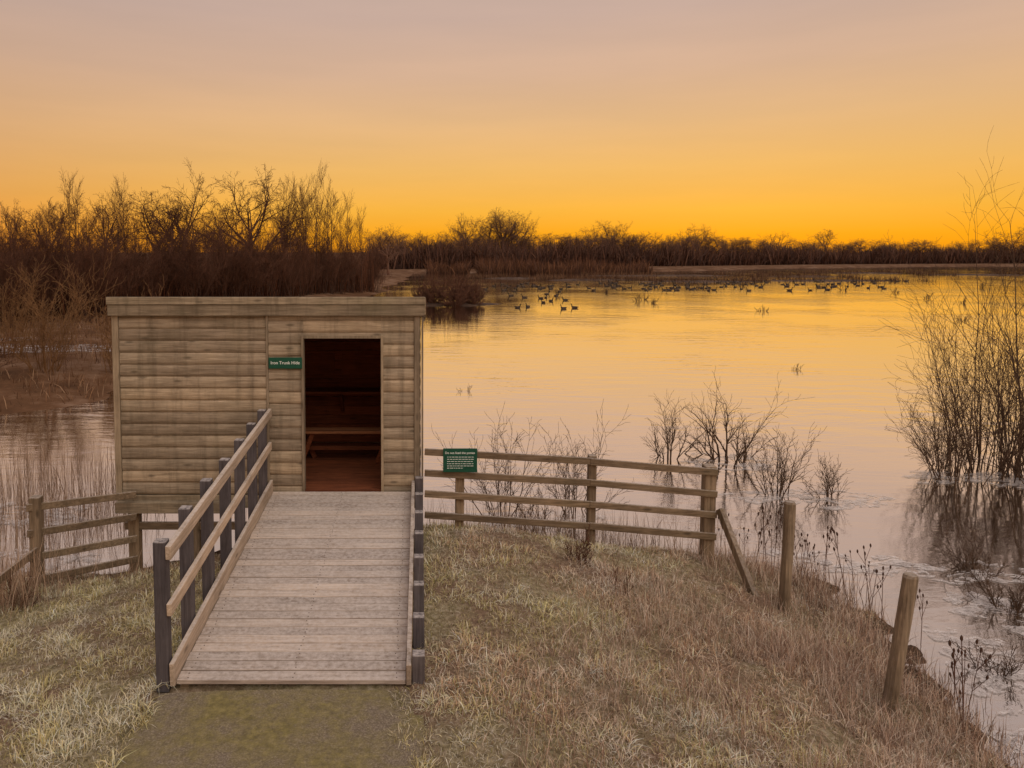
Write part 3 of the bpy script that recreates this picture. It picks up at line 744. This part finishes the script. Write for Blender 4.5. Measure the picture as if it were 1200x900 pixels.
for i, (X, Y, H) in enumerate(((1.2, 58, 1.9), (2.8, 57, 2.1), (4.2, 58, 1.7), (.2, 60, 1.4), (3.5, 60, 1.8))):
    shrub(30+i, X, Y, 50, H, .8, M_twig, 'dense low dark bush on small island in lake', group='island bushes', rmin=.018, r0=.03)
for i, (xp, d) in enumerate(((748, 62), (765, 60), (755, 64), (545, 22), (895, 52), (935, 26), (1088, 66), (1130, 60), (598, 80), (655, 70), (710, 75), (870, 90), (1130, 45), (820, 85), (990, 80), (1050, 75), (1150, 85))):
    shrub(50+i, XY(xp, d), d, 8, .008*d+.2, .6, M_willow, 'sparse twiggy sprig poking out of lake water', name='emergent_sprig', group='emergent sprigs', rmin=.0002*d, r0=.0004*d, maxlev=1)
shrub(70, 1.85, 8.1, 10, .42, .3, M_twig, 'small reddish dead plant on frosty grass bank', name='dead_plant', rmin=.003, r0=.005)
shrub(71, 2.1, 7.4, 3, .38, .2, M_twig, 'small reddish dead plant on frosty grass bank', name='dead_plant', rmin=.003, r0=.005, maxlev=1)
shrub(72, -4.3, 7.5, 8, .5, .4, M_twig, 'small reddish dead plant beside fence post', name='dead_plant', rmin=.003, r0=.005, maxlev=1)

# teasels
def teasel(seed):
    rg = random.Random(seed); segs = []; heads = []
    H = rg.uniform(.7, 1.05)
    p = Vector((0, 0, 0)); q = Vector((rg.gauss(0, .04), rg.gauss(0, .04), H)); segs.append((tuple(p), tuple(q), .006, .004)); heads.append(q)
    for k in range(rg.randint(2, 5)):
        t = rg.uniform(.4, .8); a = rg.uniform(0, 6.28); b0 = p+(q-p)*t
        b1 = b0+Vector((math.cos(a)*.1, math.sin(a)*.1, .16+rg.random()*.1)); segs.append((tuple(b0), tuple(b1), .004, .003)); heads.append(b1)
    return segs, heads
hv = []; hf = []
for j, (zz, rr) in enumerate(((-.01, .005), (.012, .015), (.035, .014), (.055, .005))):
    for i in range(6): hv.append((rr*math.cos(i*1.047), rr*math.sin(i*1.047), zz))
for j in range(3):
    for i in range(6): hf.append((j*6+i, j*6+(i+1) % 6, j*6+6+(i+1) % 6, j*6+6+i))
c = meshobj('seed_head', hv, hf, M_bark, origin=(0, 0, 0)); head_me = c.data; bpy.data.objects.remove(c)
tmes = []
for s in range(3):
    sg_, hd = teasel(s); V, Q = seg_mesh(sg_, 4)
    tmes.append((me_from('stem', V, Q, M_twig), hd))
for i in range(28):
    if i < 18: X, Y = rng.uniform(4.5, 5.6), rng.uniform(7.6, 9.6)
    elif i < 23: X, Y = rng.uniform(3.9, 4.6), rng.uniform(9.0, 10.0)
    else: X, Y = rng.uniform(4.7, 5.2), rng.uniform(5.6, 7.0)
    e = top('teasel', (X, Y, max(gz(X, Y), ZW)-.02), 'dead brown teasel stalk with seed heads at waterline', 'plant', 'teasels along the shore')
    e.rotation_euler = (rng.gauss(0, .08), rng.gauss(0, .08), rng.uniform(0, 6.28)); k = rng.uniform(.5, .9); e.scale = (k, k, k)
    o = bpy.data.objects.new('stem', tmes[i % 3][0]); COL.objects.link(o); o.parent = e
    for h in tmes[i % 3][1]:
        o = bpy.data.objects.new('seed_head', head_me); COL.objects.link(o); o.parent = e; o.location = h

# ------------------------------------------------------------------ ice, islands
m, nt, b, out = new_mat('frosted_ice')
geo = N(nt, 'NewGeometry'); n1 = noise(nt, geo.outputs['Position'], 7, 6, .7)
c = ramp(nt, n1.outputs[0], [(.35, (.42, .37, .35)), (.6, (.80, .74, .71))]); L(nt, c.outputs[0], b.inputs['Base Color']); b.inputs['Roughness'].default_value = .3
tr = N(nt, 'BsdfTransparent'); ms = N(nt, 'MixShader'); mpi = N(nt, 'Mapping'); mpi.inputs['Scale'].default_value = (1, 1.8, 1); L(nt, geo.outputs['Position'], mpi.inputs[0])
n2 = noise(nt, mpi.outputs[0], 2.4, 7, .72, .4)
L(nt, ramp(nt, n2.outputs[0], [(.50, (0, 0, 0)), (.53, (.9, .9, .9)), (.57, (.25, .25, .25)), (.64, (.9, .9, .9))]).outputs[0], ms.inputs[0]); L(nt, tr.outputs[0], ms.inputs[1]); L(nt, b.outputs[0], ms.inputs[2]); L(nt, ms.outputs[0], out.inputs[0])
M_ice = m
def blob(name, cx, cy, rx, ry, z, mat, seed, h=0.0, kind='structure'):
    rg = random.Random(seed); ph = [rg.uniform(0, 6.28) for _ in range(5)]
    V = [(cx, cy, z+h)]; F = []; n = 64; rings = 1 if h == 0 else 3
    for j in range(1, rings+1):
        t = j/rings
        for i in range(n):
            a = 2*math.pi*i/n
            q = 1+.22*math.sin(2*a+ph[0])+.14*math.sin(5*a+ph[1])+.08*math.sin(9*a+ph[2])+.05*math.sin(17*a+ph[3])
            V.append((cx+rx*q*t*math.cos(a), cy+ry*q*t*math.sin(a), z+(h*(1-t*t)-(.05 if h and j == rings else 0))))
    for i in range(n): F.append((0, 1+i, 1+(i+1) % n))
    for j in range(rings-1):
        for i in range(n): F.append((1+j*n+i, 1+(j+1)*n+i, 1+(j+1)*n+(i+1) % n, 1+j*n+(i+1) % n))
    o = meshobj(name, V, F, mat, smooth=True); o['kind'] = kind
    return o
k = 0
for (cx, cy, rx, ry) in ((6.3, 14.4, 1.2, .6), (6.4, 12.4, .9, .5), (7.3, 12.2, .8, .4), (6.1, 9.6, .6, .4), (7.4, 9.4, .8, .4), (6.9, 8.3, .6, .45), (5.9, 7.3, .5, .55), (5.35, 6.1, .3, .8), (5.1, 9.8, .7, .4), (10.7, 13.3, 1.5, .5), (-14.5, 29.5, 4.5, 2.2), (-12, 33, 4, 1.6), (-5.2, 9.8, .8, .4), (-6.8, 11.5, 1.2, .7), (2.0, 11.2, 1.0, .3)):
    blob('ice_patch', cx, cy, rx, ry, ZW+.006+k*.0007, M_ice, k, kind='stuff'); k += 1
# frosted hollows follow the bank surface
def drape(name, cx, cy, rx, ry, seed):
    rg = random.Random(seed); ph = rg.uniform(0, 6.28); n = 40; V = []; F = []
    V.append((cx, cy, gz(cx, cy)+.03))
    for j in range(1, 7):
        for i in range(n):
            a = 2*math.pi*i/n; q = (1+.25*math.sin(2*a+ph)+.15*math.sin(5*a+ph*2))*j/6
            x = cx+rx*q*math.cos(a); y = cy+ry*q*math.sin(a); V.append((x, y, gz(x, y)+.03))
    for i in range(n): F.append((0, 1+i, 1+(i+1) % n))
    for j in range(5):
        for i in range(n): F.append((1+j*n+i, 1+(j+1)*n+i, 1+(j+1)*n+(i+1) % n, 1+j*n+(i+1) % n))
    o = meshobj(name, V, F, M_ice, smooth=True); o['kind'] = 'stuff'
for i, a_ in enumerate(((-15.5, 28, 3.6, 1.6), (-11, 29.0, 2.4, 1.2), (-19, 31, 3, 1.2), (-20, 27, 3.0, 1.0))): drape('frost_patch', *a_, 80+i)
M_mud = simple('island_mud', (.085, .05, .033), .9, .4, 1.5)
blob('mud_island', 2.4, 58.5, 3.6, 2.0, ZW, M_mud, 90, .18)
for i, (xa, xb, yp) in enumerate(((640, 745, 328), (752, 880, 330), (870, 1065, 329), (960, 1060, 320), (560, 640, 326), (1090, 1200, 322), (700, 860, 323), (900, 980, 324))):
    t = (yp-347)/850+.0612; d = 4.25/t; xa_ = XY(xa, d); xb_ = XY(xb, d)
    blob('mud_island', (xa_+xb_)/2, d, (xb_-xa_)/2, 2.0, ZW, M_mud, 91+i, .2)
    n = 1000; X = nrg.uniform(xa_-3, xb_+3, n); Y = nrg.normal(d, 1.0, n); keep = fbm(X*.22, X*0, 30+i) > .42; X, Y = X[keep], Y[keep]; n = len(X)
    blades('islet_rushes', np.stack([X, Y, np.full(n, ZW-.02)], 1), nrg.uniform(.25, 1.1, n), nrg.uniform(.04, .1, n), .4, pick([(.12, .06, .035), (.18, .10, .055), (.09, .05, .03)], n))

# ------------------------------------------------------------------ geese
rings = [(-.40, .155, .012, .01), (-.33, .15, .06, .03), (-.2, .12, .12, .09), (-.02, .10, .15, .13), (.14, .11, .13, .12), (.23, .15, .085, .09), (.27, .22, .05, .05), (.285, .31, .034, .036), (.30, .385, .036, .038), (.33, .43, .046, .044), (.375, .425, .034, .032), (.41, .41, .018, .014), (.455, .402, .010, .006)]
tc_ = [(.16, .12, .1), (.05, .035, .025), (.06, .04, .03), (.07, .05, .035), (.09, .065, .05), (.06, .045, .035), (.03, .025, .02), (.02, .017, .015), (.02, .017, .015), (.02, .017, .015), (.02, .017, .015), (.02, .015, .015), (.02, .015, .015)]
V = []; T = []; F = []; ns = 10
for j, (y, z, rw, rh) in enumerate(rings):
    a_ = rings[max(j-1, 0)]; c_ = rings[min(j+1, len(rings)-1)]
    d = Vector((0, c_[0]-a_[0], c_[1]-a_[1])).normalized(); up = Vector((0, -d.z, d.y))
    for i in range(ns):
        a = 2*math.pi*i/ns; pnt = Vector((0, y, z))+Vector((1, 0, 0))*rw*math.cos(a)+up*rh*math.sin(a)
        V.append(tuple(pnt)); T.append(tc_[j])
for j in range(len(rings)-1):
    for i in range(ns): F.append((j*ns+i, j*ns+(i+1) % ns, (j+1)*ns+(i+1) % ns, (j+1)*ns+i))
F.append(tuple(range(ns))[::-1]); F.append(tuple(range((len(rings)-1)*ns, len(rings)*ns)))
proto = meshobj('goose', V, F, M_tint, origin=(0, 0, 0), tint=np.array(T), smooth=True); gme = proto.data; bpy.data.objects.remove(proto)
def goose(xp, yp, zoff=0, s=1.0):
    t = (yp-347)/850+.0612; d = 4.25/t
    o = bpy.data.objects.new('goose', gme); COL.objects.link(o)
    o.location = (XY(xp, d), d, ZW-.03+zoff); o.rotation_euler = (0, 0, rng.choice([-1, 1])*R(90)+rng.gauss(0, .5)); o.scale = (s, s, s)
    o['label'] = 'dark goose swimming on golden lake water'; o['category'] = 'goose'; o['group'] = 'geese on the lake'
for xp, yp in ((607, 361), (619, 360), (615, 349), (634, 350), (640, 349), (646, 353), (652, 347), (661, 362), (674, 361), (663, 352), (599, 347), (641, 345), (656, 342), (603, 342), (637, 355)):
    goose(xp, yp, 0, .8)
for i in range(150):
    c = rng.choice([(600, 336, 40), (690, 334, 60), (860, 333, 60), (1000, 333, 60), (930, 336, 80), (780, 336, 60), (1010, 329, 70), (880, 329, 70)])
    goose(rng.gauss(c[0], c[2]*.8), c[1]+rng.uniform(-3, 5), 0, rng.uniform(.75, 1.0))

# ------------------------------------------------------------------ world, fill lamp, camera
wd = bpy.data.worlds.new('World'); scene.world = wd; wd.use_nodes = True
nt = wd.node_tree
for n_ in list(nt.nodes): nt.nodes.remove(n_)
out = N(nt, 'OutputWorld'); bg = N(nt, 'Background'); bg2 = N(nt, 'Background'); ad = N(nt, 'AddShader')
tc = N(nt, 'TexCoord'); sp = N(nt, 'SeparateXYZ'); L(nt, tc.outputs['Generated'], sp.inputs[0])
S1 = [(0, srgb(254, 158, 14)), (.022, srgb(253, 168, 26)), (.055, srgb(251, 182, 64)), (.11, srgb(243, 187, 104)), (.17, srgb(231, 185, 132)), (.23, srgb(217, 179, 149)), (.30, srgb(202, 173, 158)), (.40, srgb(194, 171, 160)), (.6, srgb(184, 170, 170)), (1, srgb(178, 174, 182))]
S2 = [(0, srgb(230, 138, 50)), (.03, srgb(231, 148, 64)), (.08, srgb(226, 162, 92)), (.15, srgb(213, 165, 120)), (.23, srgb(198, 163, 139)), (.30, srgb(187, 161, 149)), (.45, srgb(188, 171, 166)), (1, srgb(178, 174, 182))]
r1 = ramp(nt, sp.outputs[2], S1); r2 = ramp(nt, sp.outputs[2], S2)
SAZ = R(24)
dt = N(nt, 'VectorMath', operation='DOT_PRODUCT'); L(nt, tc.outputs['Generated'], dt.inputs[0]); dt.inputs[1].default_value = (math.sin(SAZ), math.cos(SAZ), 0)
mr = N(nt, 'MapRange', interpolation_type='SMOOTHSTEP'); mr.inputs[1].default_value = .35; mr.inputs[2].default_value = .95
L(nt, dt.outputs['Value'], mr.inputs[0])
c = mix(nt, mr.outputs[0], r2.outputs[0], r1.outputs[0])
mp = N(nt, 'Mapping'); mp.inputs['Scale'].default_value = (1.2, 1.2, 9); mp.inputs['Rotation'].default_value = (.1, .12, 0); L(nt, tc.outputs['Generated'], mp.inputs[0])
cn = noise(nt, mp.outputs[0], 1.7, 5, .55)
cr = ramp(nt, cn.outputs[0], [(.35, (.955, .96, .97)), (.7, (1.04, 1.03, 1.02))])
c = mix(nt, 1.0, c, cr.outputs[0], 'MULTIPLY')
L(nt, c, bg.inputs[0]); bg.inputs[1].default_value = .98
sky = N(nt, 'TexSky'); sky.sky_type = 'NISHITA'; sky.sun_disc = False; sky.sun_elevation = R(2); sky.sun_rotation = SAZ
L(nt, sky.outputs[0], bg2.inputs[0]); bg2.inputs[1].default_value = .003
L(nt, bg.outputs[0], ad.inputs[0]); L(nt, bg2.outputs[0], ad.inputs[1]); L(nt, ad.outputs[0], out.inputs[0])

sl = bpy.data.lights.new('fill_lamp', 'SUN'); sl.energy = 1.4; sl.angle = R(60); sl.color = (1, .88, .74)  # added soft fill from behind the camera; the low sun lies ahead
so = bpy.data.objects.new('fill_lamp', sl); COL.objects.link(so)
dv = Vector((.45, -.8, 1.1)).normalized()
so.rotation_euler = dv.to_track_quat('Z', 'Y').to_euler(); so.location = (5, -10, 20)

cam = bpy.data.cameras.new('camera'); co = bpy.data.objects.new('camera', cam); COL.objects.link(co)
co.location = (0, 0, 3.1); co.rotation_euler = (R(86.5), 0, 0)
cam.sensor_width = 36; cam.lens = 25.5; cam.shift_x = .09; cam.shift_y = -.0858
cam.clip_start = .1; cam.clip_end = 8000
scene.camera = co
scene.view_settings.view_transform = 'Standard'; scene.view_settings.look = 'None'; scene.view_settings.exposure = 0
